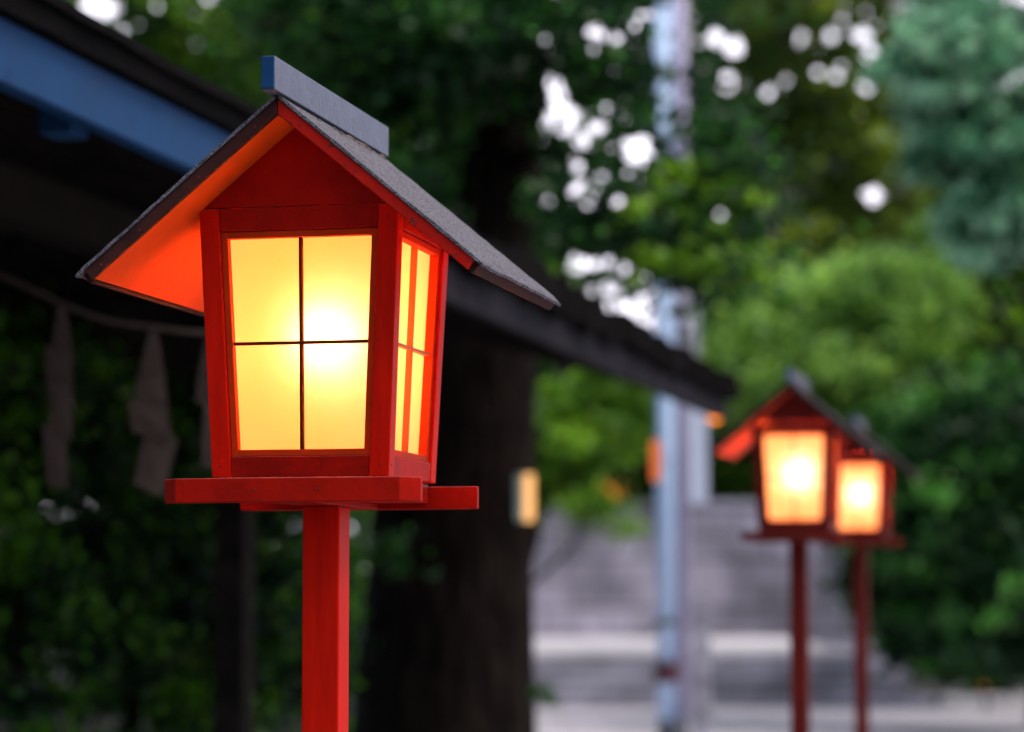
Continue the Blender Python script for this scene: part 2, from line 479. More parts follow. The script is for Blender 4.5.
    for sx in (-1, 1):
        bm = bmesh.new()
        poly = [(sx*.0004, RZA), (sx*RX, RZE), (sx*(RX+tb*nx), RZE+tb*nz), (sx*.0004, RZA+tb/nz)]
        prism(bm, poly, lambda x, z: (x, YF, Z0+z), lambda x, z: (x, YR, Z0+z))
        rb = mesh_obj('roof_board', bm, M_ROOFB, root, .0012)
        # verge strips, front and back
        for y0, y1 in ((YF-.0115, YF-.0005), (YR+.0005, YR+.0115)):
            bm = bmesh.new()
            pl = [(sx*.0006, RZA-.003), (sx*(RX+.001), RZE-.003+.001), (sx*(RX+.001+tb*nx), RZE+tb*nz), (sx*.0006, RZA+tb/nz-.0004)]
            prism(bm, pl, lambda x, z: (x, y0, Z0+z), lambda x, z: (x, y1, Z0+z))
            mesh_obj('verge_strip', bm, M_EAVE if (sx < 0 or far_shaded) else M_BARGE, rb, .0015)
        # eave edge strip
        bm = bmesh.new()
        ex = RX+tb*nx*.5
        hexa(bm, [(sx*(RX+.0006), YF+.0, Z0+RZE-.004), (sx*(RX+.0075), YF, Z0+RZE-.006), (sx*(RX+.0075), YR, Z0+RZE-.006), (sx*(RX+.0006), YR, Z0+RZE-.004),
                  (sx*(RX+.0006+tb*nx), YF, Z0+RZE+tb*nz-.001), (sx*(RX+.008+tb*nx), YF, Z0+RZE+tb*nz-.006), (sx*(RX+.008+tb*nx), YR, Z0+RZE+tb*nz-.006), (sx*(RX+.0006+tb*nx), YR, Z0+RZE+tb*nz-.001)])
        mesh_obj('eave_strip', bm, M_EAVE, rb, .001)
        # felt
        bm = bmesh.new()
        n = 22; ny = 30
        r_ = random.Random(5+sx)
        x0, xe = 0.0, RX+.0105+tb*nx
        grid_t, grid_b = [], []
        for i in range(n+1):
            rowt, rowb = [], []
            for j in range(ny+1):
                f = i/n
                x = sx*(.0005+f*xe)
                z = RZA + tb/nz + .0008 - slope*f*xe
                y = YF-.014 + (YR-YF+.028)*j/ny
                wob = r_.uniform(-.0008,.0008) if 0 < i else 0
                if i == n: 
                    z -= .0015 + r_.uniform(0,.002); x += sx*r_.uniform(-.001,.002)
                rowb.append(bm.verts.new((x, y, Z0+z)))
                rowt.append(bm.verts.new((x+sx*nx*ts, y, Z0+z+nz*ts+wob)))
            grid_t.append(rowt); grid_b.append(rowb)
        for i in range(n):
            for j in range(ny):
                bm.faces.new([grid_t[i][j], grid_t[i+1][j], grid_t[i+1][j+1], grid_t[i][j+1]])
                bm.faces.new([grid_b[i][j], grid_b[i][j+1], grid_b[i+1][j+1], grid_b[i+1][j]])
        for j in range(ny):
            bm.faces.new([grid_t[n][j], grid_b[n][j], grid_b[n][j+1], grid_t[n][j+1]])
            bm.faces.new([grid_t[0][j], grid_t[0][j+1], grid_b[0][j+1], grid_b[0][j]])
        for i in range(n):
            bm.faces.new([grid_t[i][0], grid_b[i][0], grid_b[i+1][0], grid_t[i+1][0]])
            bm.faces.new([grid_t[i][ny], grid_t[i+1][ny], grid_b[i+1][ny], grid_b[i][ny]])
        mesh_obj('roofing_felt', bm, M_SHINGLE, rb)
    # ridge cap
    bm = bmesh.new()
    rz = Z0 + RZA + tb/nz + ts/nz
    box(bm, -.0105, .0105, -.305, .3132, rz-.001, rz+.0485)
    rc = mesh_obj('ridge_cap', bm, M_RIDGE, root, .0013, seg=3)
    bm = bmesh.new(); box(bm, -.0098, .0098, -.3085, -.3052, rz+.0, rz+.0475)
    mesh_obj('sky_tint_cap', bm, M_SKYTINT, rc, .001)  # blue sky reflection on the ridge front, added as a coloured cap
    bm = bmesh.new()
    r_ = random.Random(3)
    for i in range(70):
        y = r_.choice([r_.uniform(-.20,.30), r_.gauss(.16,.04), r_.gauss(.05,.05)])
        x = .0105 + r_.uniform(0,.007)
        z = rz - .002 - slope*x + .0015
        s = r_.uniform(.0015,.0055)
        g = bmesh.ops.create_icosphere(bm, subdivisions=1, radius=s)
        for v in g['verts']:
            v.co = Vector((v.co.x*1.2, v.co.y*1.8, v.co.z*.9)) * r_.uniform(.75,1.25) + Vector((x, y, z))
    tag(mesh_obj('leaf_litter', bm, M_DEBRIS, rc), kind='stuff')
    # base beams with mitred ends
    zt_, zb_ = Z0-.0035, Z0-.0393
    L2, c = .199, .0255
    for y0, y1, s in ((-.2047, -.168, 1), (.172, .2087, -1)):
        bm = bmesh.new()
        yf, yb = (y0, y1) if s == 1 else (y1, y0)
        pl = [(-L2+c, yf), (L2-c, yf), (L2, yf+s*c), (L2, yb), (-L2, yb), (-L2, yf+s*c)]
        prism(bm, pl, lambda x, y: (x, y, zb_), lambda x, y: (x, y, zt_))
        mesh_obj('base_beam', bm, M_RED, root, .0014)
    bm = bmesh.new()
    box(bm, -.118, .118, -.1676, .1716, Z0-.030, Z0-.0008)
    mesh_obj('base_board', bm, M_RED, root, .001)
    bm = bmesh.new()
    box(bm, -.034, .034, -.1676, .1716, Z0-.0393, Z0-.0303)
    mesh_obj('cross_cleat', bm, M_RED, root, .001)
    # post
    bm = bmesh.new()
    n = 12
    for i in range(1):
        pw = .034 if far_shaded else .0295
        box(bm, -pw, pw, -pw, pw, -.05, Z0-.0396)
    mesh_obj('post', bm, M_REDV, root, .003, seg=3)
    # nail heads
    if not far_shaded:
        rn = random.Random(8)
        def nail(p, d, par=None):
            bm = bmesh.new(); p = Vector(p); d = Vector(d)
            tube(bm, [p, p + d*.0011], [.0021, .0015], 8)
            mesh_obj('nail', bm, M_NAIL, par or root)
        for sg in (-1, 1):
            for z in (.018, .388):
                nail((sg*(half(z)-.014), -half(z)+.0004, Z0+z), (0, -1, 0))
                nail((half(z)-.0004, sg*(half(z)-.014), Z0+z), (1, 0, 0))
            for f in (.12, .42, .74, .95):
                x = sg*RX*f
                nail((x, YF-.0112, Z0+RZA-.831*abs(x)+.008), (0, -1, 0))
        for x in (-.10, .085): nail((x, -HT-.0001, Z0+HH+.012), (0, -1, 0))
        for x in (-.05, .05): nail((x, -.2045, Z0-.021), (0, -1, 0))
    # lamp holder and bulb
    bm = bmesh.new()
    lathe(bm, [(.016,0),(.016,.05),(.012,.055)], 16, (0,0,Z0+.010))
    hold = mesh_obj('lamp_holder', bm, M_EAVE, root)
    bm = bmesh.new()
    zc = Z0+BULBZ
    bmesh.ops.create_uvsphere(bm, u_segments=20, v_segments=14, radius=.046, matrix=Matrix.Translation((0,0,zc)))
    mesh_obj('bulb', bm, M_BULB2 if far_shaded else M_BULB, root, smooth=True)
    bm = bmesh.new()
    tube(bm, [(0,0,Z0+.06),(0,0,zc-.044)], .009, 10)
    mesh_obj('bulb_stem', bm, M_EAVE, hold)
    tag(root, label, 'lantern', 'red roofed lanterns standing in a row')
    return root

BULBZ = .222
def lantern_at(cx, cy, Yf, label, far_shaded=False):
    """front bottom centre of the body at pixel cx,cy, Yf metres ahead"""
    p = pix(cx, cy, Yf)
    c = p + uv(0, HB)
    return make_lantern(c, c.z - .0465, label, far_shaded)

l1 = lantern_at(299.6, 477.0, 4.0, 'large red lantern in the foreground with grey felt roof and metal ridge, sharply in focus')
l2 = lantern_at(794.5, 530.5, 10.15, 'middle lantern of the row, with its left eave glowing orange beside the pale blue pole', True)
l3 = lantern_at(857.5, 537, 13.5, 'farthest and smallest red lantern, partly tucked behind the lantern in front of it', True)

# ------------------------------------------------------------------ ground, steps, walls
bm = bmesh.new()
box(bm, -900, 900, -60, 1500, -1.0, 0)
g = mesh_obj('ground', bm, M_EARTH); tag(g, kind='structure')
bm = bmesh.new()
cs = [uv(-1.9,-4), uv(14,-4), uv(14,34), uv(-1.9,34)]
vs = [bm.verts.new((c.x, min(c.y, 35.2), .004)) for c in cs]
# paving sheet in world axes up to the foot of the steps
bm.clear()
for P in ([(-.4, 18, .004), (22, 18, .004), (22, 35.35, .004), (-.4, 35.35, .004)], [(-.6, 1, .004), (9, 1, .004), (12, 18, .004), (2.0, 18, .004)]):
    bm.faces.new([bm.verts.new(p) for p in P])
g = mesh_obj('paved_path', bm, M_PAVE); tag(g, kind='structure')

# steps
st = empty('stone_steps', (3.0, 35.4, 0))
tag(st, 'wide grey stone steps topped by a pale concrete landing, under the blotched wall', 'steps')
for i in range(4):
    bm = bmesh.new()
    box(bm, -3.6, 2.55+ -.28*i, i*.32, 1.8, i*.1625+.002*(i>0), (i+1)*.1625)
    mesh_obj('step', bm, M_STEP, st, .012)
bm = bmesh.new(); box(bm, -3.6, 1.65, 1.25, 10.6, .652, .75)
mesh_obj('landing', bm, M_CONC, st, .01)
bm = bmesh.new(); box(bm, 2.7, 12, .1, .35, 0, .16)
k = mesh_obj('kerb', bm, M_CONC, None, .01); k.location = (3.0, 35.4, 0)
tag(k, 'low pale kerb at the lower right below the dark trees', 'kerb')

# retaining wall
bm = bmesh.new(); box(bm, -2.2, 6.9, 46.0, 46.6, 0, 3.0)
w = mesh_obj('wall_blocks', bm, M_WALL)
rw = empty('retaining_wall', (0, 46, 0)); w.parent = rw; w.matrix_parent_inverse = Matrix.Translation((0,-46,0))
bm = bmesh.new(); box(bm, -2.2, 6.92, 45.94, 46.66, 3.003, 3.11)
w2 = mesh_obj('coping', bm, M_STEP, rw, .01); w2.matrix_parent_inverse = Matrix.Translation((0,-46,0))
tag(rw, 'high blotched grey stone retaining wall behind the pole and the steps', 'wall')

# ------------------------------------------------------------------ utility pole
pb = pix(672, 594, 23.0); pb.z = 0
pr = empty('utility_pole', pb)
tag(pr, 'tall pale blue metal pole with a lavender conduit and a maroon band near its foot', 'pole')
s_ = 23.0/FPX
bm = bmesh.new(); tube(bm, [(-.05,0,.42),(-.055,0,3),(-.06,0,9.5)], [.082,.086,.086], 24)
mesh_obj('pole', bm, M_POLEB, pr, smooth=True)
bm = bmesh.new(); tube(bm, [(.095,.03,.42),(.095,.03,9.5)], .064, 16)
mesh_obj('conduit', bm, M_POLEL, pr, smooth=True)
bm = bmesh.new(); tube(bm, [(0,0,0),(0,0,.40),(0,0,.42)], [.14,.13,.10], 20)
mesh_obj('base', bm, M_POLED, pr)
for z0, z1, m_, rr in ((.74,.92,M_MAROON,.105), (1.22,1.28,M_POLED,.10)):
    bm = bmesh.new(); tube(bm, [(-.048,0,z0),(-.048,0,z1)], rr, 20)
    mesh_obj('band', bm, m_, pr)
sg = pix(698, 503, 23.6)
bm = bmesh.new(); box(bm, -.075, .085, 0, .03, 0, .90)
so = mesh_obj('plate_sign', bm, M_WHITE, None, .004); so.location = sg
tag(so, 'narrow blank white plate hanging upright at the right side of the blue pole', 'sign')
bm = bmesh.new(); box(bm, -.02, .02, .031, .06, .05, 3.2); bk = mesh_obj('bracket', bm, M_POLEL, so)
p_ = pix(701, 594, 28); p_.z = 0
bm = bmesh.new(); box(bm, -.09, .09, -.09, .09, 0, 1.48)
bo = mesh_obj('stone_post', bm, M_STEP, None, .02); bo.location = p_
tag(bo, 'short pale stone post standing just right of the pole foot', 'post')

# ------------------------------------------------------------------ pavilion on the left
U0 = -2.4
def on_eave(px, slope_):
    """v and z of the eave plane point seen at px for a line of given pixel slope to the vanishing point"""
    y = 594 - slope_*(1123-px)
    r = pix(px, y, 1.0) - Vector((0,0,CZ))
    u, v = to_uv(r)
    t = U0/u
    return v*t, CZ + r.z*t
v_end, zb_ = on_eave(728, .437)
_, zt_ = on_eave(600, .550)
_, zm_ = on_eave(600, .490)
_, zbl = on_eave(100, .457)
_, ztl = on_eave(100, .515)
v_mid, _ = on_eave(300, .45)
pv = empty('timber_pavilion', uv(U0, v_end, 0), -YAW)
tag(pv, 'dark open timber pavilion with a long eave, blue sky light painted on its near fascia', 'pavilion')
VN = 1.6 - v_end     # local y of near end
def pbox(name, m, u0, u1, v0, v1, z0, z1, bev=.005, par=None):
    bm = bmesh.new(); box(bm, u0-U0, u1-U0, v0-v_end, v1-v_end, z0, z1)
    return mesh_obj(name, bm, m, par or pv, bev)
pbox('fascia', M_SKYTINT, U0-.05, U0, 1.6, v_mid, zbl, ztl)  # near length carries the blue of the sky as its colour
pbox('fascia', M_FASCIA, U0-.05, U0, v_mid+.003, v_end, zb_, zm_)
# thick roof edge, ragged
def ragged(name, m, u0, u1, v0, v1, z0, z1, amp, step, seed):
    r_ = random.Random(seed); bm = bmesh.new(); prev = None
    n = int((v1-v0)/step)
    for i in range(n+1):
        v = v0+(v1-v0)*i/n - v_end
        a_, b_ = r_.uniform(-amp, amp), r_.uniform(-amp, amp)
        ring = [bm.verts.new(p) for p in ((u0-U0, v, z0), (u1-U0+a_, v, z0+b_), (u1-U0+a_*.5, v, z1+b_*.6), (u0-U0, v, z1))]
        if prev:
            for k in range(4): bm.faces.new([prev[k], prev[(k+1)%4], ring[(k+1)%4], ring[k]])
        else: bm.faces.new(ring[::-1])
        prev = ring
    bm.faces.new(prev)
    return mesh_obj(name, bm, m, pv)
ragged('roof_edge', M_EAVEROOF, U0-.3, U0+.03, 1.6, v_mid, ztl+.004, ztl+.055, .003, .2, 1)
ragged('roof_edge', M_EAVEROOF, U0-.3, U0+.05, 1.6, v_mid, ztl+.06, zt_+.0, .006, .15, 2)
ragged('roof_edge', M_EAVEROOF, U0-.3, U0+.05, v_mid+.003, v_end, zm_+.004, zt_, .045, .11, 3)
# roof slabs: rise away from the eave to a ridge and down again
PITCH = .30; UR = -5.6; UL = -9.0
def slab(name, m, ua, za, ub, zb, th, v0, v1):
    bm = bmesh.new()
    hexa(bm, [(ua-U0, v0-v_end, za), (ub-U0, v0-v_end, zb), (ub-U0, v1-v_end, zb), (ua-U0, v1-v_end, za),
              (ua-U0, v0-v_end, za+th), (ub-U0, v0-v_end, zb+th), (ub-U0, v1-v_end, zb+th), (ua-U0, v1-v_end, za+th)])
    return mesh_obj(name, bm, m, pv)
zs = zt_-.10
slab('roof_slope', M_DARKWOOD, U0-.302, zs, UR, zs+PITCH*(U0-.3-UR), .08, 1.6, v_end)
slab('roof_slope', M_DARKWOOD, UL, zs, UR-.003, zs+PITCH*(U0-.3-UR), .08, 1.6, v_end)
# rafters
for i in range(34):
    v = 1.9 + i*(v_end-2.1)/33
    bm = bmesh.new()
    ua, ub = U0-.055, UR
    za = zs-.10+.0; zb2 = zs + PITCH*(U0-.3-UR)-.07
    hexa(bm, [(ua-U0, v-.03-v_end, za+.0), (ub-U0, v-.03-v_end, zb2), (ub-U0, v+.03-v_end, zb2), (ua-U0, v+.03-v_end, za),
              (ua-U0, v-.03-v_end, za+.06), (ub-U0, v-.03-v_end, zb2+.065), (ub-U0, v+.03-v_end, zb2+.065), (ua-U0, v+.03-v_end, za+.06)])
    mesh_obj('rafter', bm, M_DARKWOOD, pv)
# header, tie beam, posts
hv = 12.3
y_h = pix(100, 352, 12.0).z
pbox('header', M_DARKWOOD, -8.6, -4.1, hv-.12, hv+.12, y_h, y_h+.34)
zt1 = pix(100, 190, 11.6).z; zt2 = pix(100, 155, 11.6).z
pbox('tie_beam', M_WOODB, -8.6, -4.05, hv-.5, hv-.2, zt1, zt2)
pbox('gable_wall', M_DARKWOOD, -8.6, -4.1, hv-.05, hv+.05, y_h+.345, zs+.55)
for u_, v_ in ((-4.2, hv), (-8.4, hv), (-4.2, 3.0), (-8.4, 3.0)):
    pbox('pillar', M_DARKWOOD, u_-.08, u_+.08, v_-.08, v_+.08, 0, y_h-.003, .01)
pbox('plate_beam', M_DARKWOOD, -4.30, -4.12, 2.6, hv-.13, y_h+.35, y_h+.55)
# sky-tinted beam end under the fascia
r0 = pix(80, 124, 1.0)-Vector((0,0,CZ)); uu, vv = to_uv(r0); t_ = (U0-.16)/uu
zz = CZ + r0.z*t_
pbox('beam_end', M_SKYTINT, U0-.25, U0-.16, vv*t_-.06, vv*t_+.06, zz-.03, zz+.06, .006)

# rope with paper streamers
def eave_inner(px, py, uoff):
    r = pix(px, py, 1.0)-Vector((0,0,CZ)); u, v = to_uv(r); t = (U0-uoff)/u
    return Vector((0,0,CZ)) + r*t
rp = [pix(x, y, 7.6) for x, y in ((-160, 235), (-60, 256), (0, 275), (60, 303), (105, 320), (150, 327), (205, 333), (260, 325), (330, 300))]
bm = bmesh.new()
def catmull(P, n=6):
    o = []
    for i in range(len(P)-1):
        p0, p1, p2, p3 = P[max(i-1,0)], P[i], P[i+1], P[min(i+2, len(P)-1)]
        for k in range(n):
            t = k/n
            o.append(.5*((2*p1)+(-p0+p2)*t+(2*p0-5*p1+4*p2-p3)*t*t+(-p0+3*p1-3*p2+p3)*t**3))
    o.append(P[-1]); return o
path = catmull(rp)
tube(bm, path, .008, 8)
ro = mesh_obj('straw_rope', bm, M_ROPE); tag(ro, 'thin straw rope sagging under the pavilion eave, carrying paper streamers', 'rope')
def shide(pts_list, label, Y=7.6, tilt=0.0):
    """folded zig-zag paper: a chain of panels, given as pixel quads"""
    o = None
    bm = bmesh.new()
    for i, qd in enumerate(pts_list):
        P = [pix(x, y, Y + .02*(i % 2) + .006*k) for k, (x, y) in enumerate(qd)]
        back = [p + Vector((0, .0015, 0)) for p in P]
        hexa(bm, P + back)
    o = mesh_obj('paper_streamer', bm, M_PAPER)
    tag(o, label, 'streamer', 'zig-zag paper streamers hanging from the rope')
    return o
shide([[(58,306),(66,306),(72,352),(52,352)], [(46,346),(73,350),(71,398),(46,392)], [(50,380),(73,386),(72,440),(50,428)], [(42,424),(66,430),(68,488),(48,486)]],
      'leftmost brown-grey paper streamer, hanging almost straight from the rope')
shide([[(150,328),(157,328),(164,372),(140,372)], [(140,366),(164,370),(168,412),(134,404)], [(128,400),(166,408),(172,440),(132,432)], [(146,428),(178,440),(163,497),(134,484)]],
      'second paper streamer, with a wide tilted end panel left of the big lantern')
shide([[(207,333),(213,333),(219,372),(199,372)], [(199,366),(219,370),(222,410),(196,402)], [(204,400),(226,406),(222,470),(202,466)]],
      'third paper streamer, almost hidden behind the left side of the big lantern')

# small hanging lamp at the far end of the eave
M_LAMPW = emit("warm_lamp_paper", (1.0,.24,.07), .36)
lp = pix(656, 492, 15.3)
hl = empty('hanging_lamp', lp); tag(hl, 'slim orange paper lamp hanging under the far end of the dark eave', 'lamp')
bm = bmesh.new(); lathe(bm, [(.020,.06),(.030,.09),(.032,.26),(.022,.30)], 18)
mesh_obj('shade', bm, M_LAMPW, hl, smooth=True)
bm = bmesh.new(); tube(bm, [(0,0,.30),(0,0,.62)], .006, 6)
mesh_obj('hanger', bm, M_DARKWOOD, hl)

tp = pix(715, 415, 16.4)  # globe added to give the orange glow at the eave tip
el = empty('added_eave_glow', tp); tag(el, 'small orange globe added to stand for the glow under the tip of the long eave', 'lamp')
bm = bmesh.new(); bmesh.ops.create_uvsphere(bm, u_segments=16, v_segments=10, radius=.045)
mesh_obj('added_globe', bm, emit("added_orange_glow", (1.0,.25,.02), 1.6), el, smooth=True)
bm = bmesh.new(); tube(bm, [(0,0,.043),(0,0,.16)], .012, 8)
mesh_obj('added_globe_stem', bm, M_DARKWOOD, el)

# box lamp on the trunk edge
TRY = 18.0
bl = pix(525, 521, 17.2)
bx_ = empty('box_lamp', bl); tag(bx_, 'small box lamp, half pale green and half yellow, at the right edge of the trunk', 'lamp')
bm = bmesh.new(); box(bm, -.062, -.008, -.05, .05, 0, .30); mesh_obj('face_plate', bm, M_GREENP, bx_, .006)
bm = bmesh.new(); box(bm, -.006, .058, -.05, .05, 0, .30); mesh_obj('lit_face', bm, emit("yellow_lamp_face", (1.0,.50,.18), .75), bx_, .006)
bm = bmesh.new(); box(bm, -.06, .056, .052, .5, .12, .17); mesh_obj('bracket', bm, M_DARKWOOD, bx_)

# distant hall behind the wall with lit window
ha = empty('distant_hall', (1.6, 52, 0)); tag(ha, 'dark brown hall above the stone wall with a small lit window', 'building')
def hbox(nm, m, x0, x1, y0, y1, z0, z1, par=None):
    bm = bmesh.new(); box(bm, x0, x1, y0, y1, z0, z1); return mesh_obj(nm, bm, m, par or ha, .01)
M_HALL = mat("brown_hall_boards", (.05,.025,.02), (.09,.045,.03), 1.2, .8, .3, 10, stretch=(3,3,.3))
hbox('wall', M_HALL, -3.6, 1.8, 0, 4, 0, 5.1)
bm = bmesh.new()
for s in (1,):
    prism(bm, [(-1.0,5.1),(5.0,5.1),(2.0,6.4)], lambda y, z: (-4.4, y, z), lambda y, z: (2.5, y, z))
mesh_obj('roof', bm, M_EAVEROOF, ha)
wi = hbox('window', M_HALL, -.10, .62, -.06, -.002, 3.3, 3.78)
hbox('pane', emit("hall_window_light", (1.0,.30,.05), .9), -.04, .56, -.075, -.062, 3.36, 3.72, wi)

# ------------------------------------------------------------------ trees
def leaves(name, cl, n, size, m, parent, tint=(.5,.2), flat=.35, gaps=None, jit=.25, aspect=.55, droop=0.0, seed=1):
    """cl: array of clumps (x,y,z,r,tint offset). One mesh of n separate leaf blades."""
    r = np.random.default_rng(seed)
    cl = np.asarray(cl, float)
    w = cl[:,3]**2; w /= w.sum()
    idx = r.choice(len(cl), n, p=w)
    d = r.normal(size=(n,3)); d /= np.linalg.norm(d, axis=1)[:,None]
    rad = cl[idx,3]*np.abs(r.normal(size=n))*.85
    d[:,2] *= .62
    c = cl[idx,:3] + d*rad[:,None]
    if gaps:
        px, py = proj(c)
        keep = np.ones(n, bool)
        for gx, gy, gr, gp in gaps:
            keep &= ~(((px-gx)**2+(py-gy)**2 < gr*gr) & (r.random(n) < gp))
        c = c[keep]; idx = idx[keep]; n = len(c)
    nrm = r.normal(size=(n,3))*flat*2; nrm[:,2] += 1.0
    nrm /= np.linalg.norm(nrm, axis=1)[:,None]
    t = r.normal(size=(n,3)); t[:,2] -= droop
    t -= (t*nrm).sum(1)[:,None]*nrm; t /= np.linalg.norm(t, axis=1)[:,None]
    b = np.cross(nrm, t)
    s = size*r.uniform(.6,1.35,n)[:,None]
    a_ = s*aspect*.5
    bend = s*.12
    v0 = c - t*s*.5; v1 = c - t*s*.12 + b*a_ - nrm*bend*.3; v1b = c + t*s*.18 + b*a_*.75 - nrm*bend*.3
    v2 = c + t*s*.5 - nrm*bend; v3b = c + t*s*.18 - b*a_*.75 - nrm*bend*.3; v3 = c - t*s*.12 - b*a_ - nrm*bend*.3
    V = np.stack([v0,v1,v1b,v2,v3b,v3], 1).reshape(-1,3)
    me = bpy.data.meshes.new(name)
    me.vertices.add(n*6); me.vertices.foreach_set('co', V.ravel().astype(np.float32))
    me.loops.add(n*6); me.loops.foreach_set('vertex_index', np.arange(n*6, dtype=np.int32))
    me.polygons.add(n); me.polygons.foreach_set('loop_start', np.arange(n, dtype=np.int32)*6)
    me.polygons.foreach_set('loop_total', np.full(n, 6, np.int32))
    at = me.attributes.new('tint', 'FLOAT', 'FACE')
    tv = np.clip(tint[0] + cl[idx,4]*tint[1] + r.normal(size=n)*jit*.5, 0, 1)
    at.data.foreach_set('value', tv.astype(np.float32))
    me.update(); me.validate()
    me.materials.append(m)
    o = bpy.data.objects.new(name, me); COL.objects.link(o)
    if parent:
        o.parent = parent
        o.matrix_parent_inverse = Matrix.Translation(-Vector(parent.location))
    return o

def clumps(ells, n, r0, r1, seed):
    """clumps filling ellipsoids (cx,cy,cz,rx,ry,rz,weight), denser to the outside"""
    r = np.random.default_rng(seed)
    ells = np.asarray(ells, float)
    w = ells[:,6]/ells[:,6].sum()
    k = r.choice(len(ells), n, p=w)
    d = r.normal(size=(n,3)); d /= np.linalg.norm(d, axis=1)[:,None]
    rad = r.random(n)**.4
    c = ells[k,:3] + d*rad[:,None]*ells[k,3:6]
    return np.column_stack([c, r.uniform(r0, r1, n), r.normal(size=n)])

def trunk(base, top, r0, r1, parent, limbs=(), seed=0, n=18, flare=1.35):
    r_ = random.Random(seed)
    bm = bmesh.new()
    base = Vector(base); top = Vector(top)
    K = 14; pts = []; rad = []
    for i in range(K+1):
        f = i/K
        p = base.lerp(top, f) + Vector((r_.uniform(-1,1), r_.uniform(-1,1), 0))*r0*.10*(i > 0)
        pts.append(p); rad.append((r0+(r1-r0)*f)*(1+(flare-1)*max(0,1-f*5)))
    tube(bm, pts, rad, n)
    for v in bm.verts:
        v.co += Vector((r_.uniform(-1,1), r_.uniform(-1,1), 0))*r0*.03
    for L in limbs:
        P = [Vector(p) for p in L[0]]
        P = catmull(P, 4)
        m_ = len(P)-1
        tube(bm, P, [L[1]+(L[2]-L[1])*i/m_ for i in range(m_+1)], 8)
    o = mesh_obj('trunk', bm, M_BARK, parent, smooth=True)
    o.matrix_parent_inverse = Matrix.Translation(-Vector(parent.location))
    return o

def auto_limbs(base, cl, count, r, seed, f0=.45):
    """limbs that run from the stem to some of the clumps"""
    r_ = random.Random(seed); out_ = []
    top = Vector(base)
    for i in range(count):
        c = cl[r_.randrange(len(cl))]
        c = Vector(c[:3])
        zs_ = max(1.2, min(c.z-.4, c.z*r_.uniform(f0, .85)))
        s0 = Vector((base[0], base[1], zs_))
        mid = s0.lerp(c, .5)+Vector((r_.uniform(-.3,.3), r_.uniform(-.3,.3), r_.uniform(0,.5)))
        out_.append(([s0, mid, c], r*r_.uniform(.25,.4), r*.05))
    return out_

def tree(kind, label, base, ells, ncl, cr, nleaf, size, m, tr=(.2,.08), top=None, seed=1, tint=(.5,.2), flat=.35, gaps=None, limbs=10, jit=.25, aspect=.55, droop=0, group=None, extra=None, cat='tree'):
    root = empty(kind, base)
    cl = clumps(ells, ncl, cr[0], cr[1], seed)
    if extra is not None: cl = np.vstack([cl, extra])
    if top is None:
        top = (base[0], base[1], float(np.percentile(cl[:,2], 80)))
    trunk(base, top, tr[0], tr[1], root, auto_limbs(base, cl, limbs, tr[0], seed), seed)
    leaves('crown', cl, nleaf, size, m, root, tint, flat, gaps, jit, aspect, droop, seed+50)
    tag(root, label, cat, group)
    return root

LM_DARK = leafmat("dark_broad_leaf", (.005,.022,.008), (.018,.072,.017), (.085,.27,.045), .4, .4)
LM_MID = leafmat("fresh_green_leaf", (.012,.042,.008), (.075,.19,.016), (.26,.48,.05), .5, .45)
LM_OLIVE = leafmat("olive_green_leaf", (.018,.038,.008), (.085,.145,.020), (.27,.37,.05), .45)
LM_YEL = leafmat("yellow_green_leaf", (.012,.042,.010), (.12,.26,.045), (.42,.64,.17), .5)
LM_TEAL = leafmat("blue_green_needle", (.004,.026,.014), (.09,.29,.16), (.46,.80,.52), .45)
LM_HEDGE = leafmat("hedge_leaf", (.003,.015,.008), (.013,.055,.018), (.14,.38,.03), .4)

def ell(px, py, Y, wpx, hpx, dy, w=1.0):
    """ellipsoid centred behind a pixel, radii given by the size seen there"""
    c = pix(px, py, Y); k = Y/FPX
    return (c.x, c.y, c.z, wpx*k, dy, hpx*k, w)

# sky gaps in the crowns: where the photograph shows open sky through the branches
G = [(543,45,14,.995),(540,62,15,.995),(553,78,15,.995),(558,95,14,.995),(560,118,20,.995),(528,50,12,.985),(592,32,10,.985),(602,36,9,.985),
     (586,145,16,.995),(640,150,18,.995),(635,170,16,.995),(622,140,10,.9),(583,195,20,.995),(600,180,10,.9),(617,200,9,.995),(644,200,11,.995),(652,216,9,.995),
     (577,262,12,.995),(594,264,10,.995),(608,262,10,.995),(626,265,10,.995),(660,160,10,.9),
     (716,38,12,.995),(735,48,14,.995),(700,40,9,.9),(728,82,15,.995),(706,68,8,.985),(768,92,10,.995),(785,80,8,.9),(802,36,10,.995),(832,36,10,.995),(842,22,7,.9),
     (860,34,12,.995),(872,54,13,.995),(853,70,8,.9),(842,64,8,.9),(874,195,14,.995),(798,190,8,.9),(708,262,7,.9),(708,205,8,.8),
     (105,8,14,.985),(122,30,7,.985),(92,2,16,.985),(175,45,7,.9),(118,6,8,.9)]
G = [(x_, y_, r_*.80, p_) for x_, y_, r_, p_ in G]
r1 = random.Random(21)
G += [(r1.uniform(515, 720), r1.uniform(5, 290), r1.uniform(3, 7), .99) for _ in range(26)]
G += [(r1.uniform(700, 900), r1.uniform(5, 110), r1.uniform(3, 7), .99) for _ in range(22)]
G += [(r1.uniform(90, 240), r1.uniform(0, 50), r1.uniform(3, 6), .99) for _ in range(10)]
G += [(r1.uniform(760, 960), r1.uniform(110, 260), r1.uniform(3, 5), .97) for _ in range(8)]
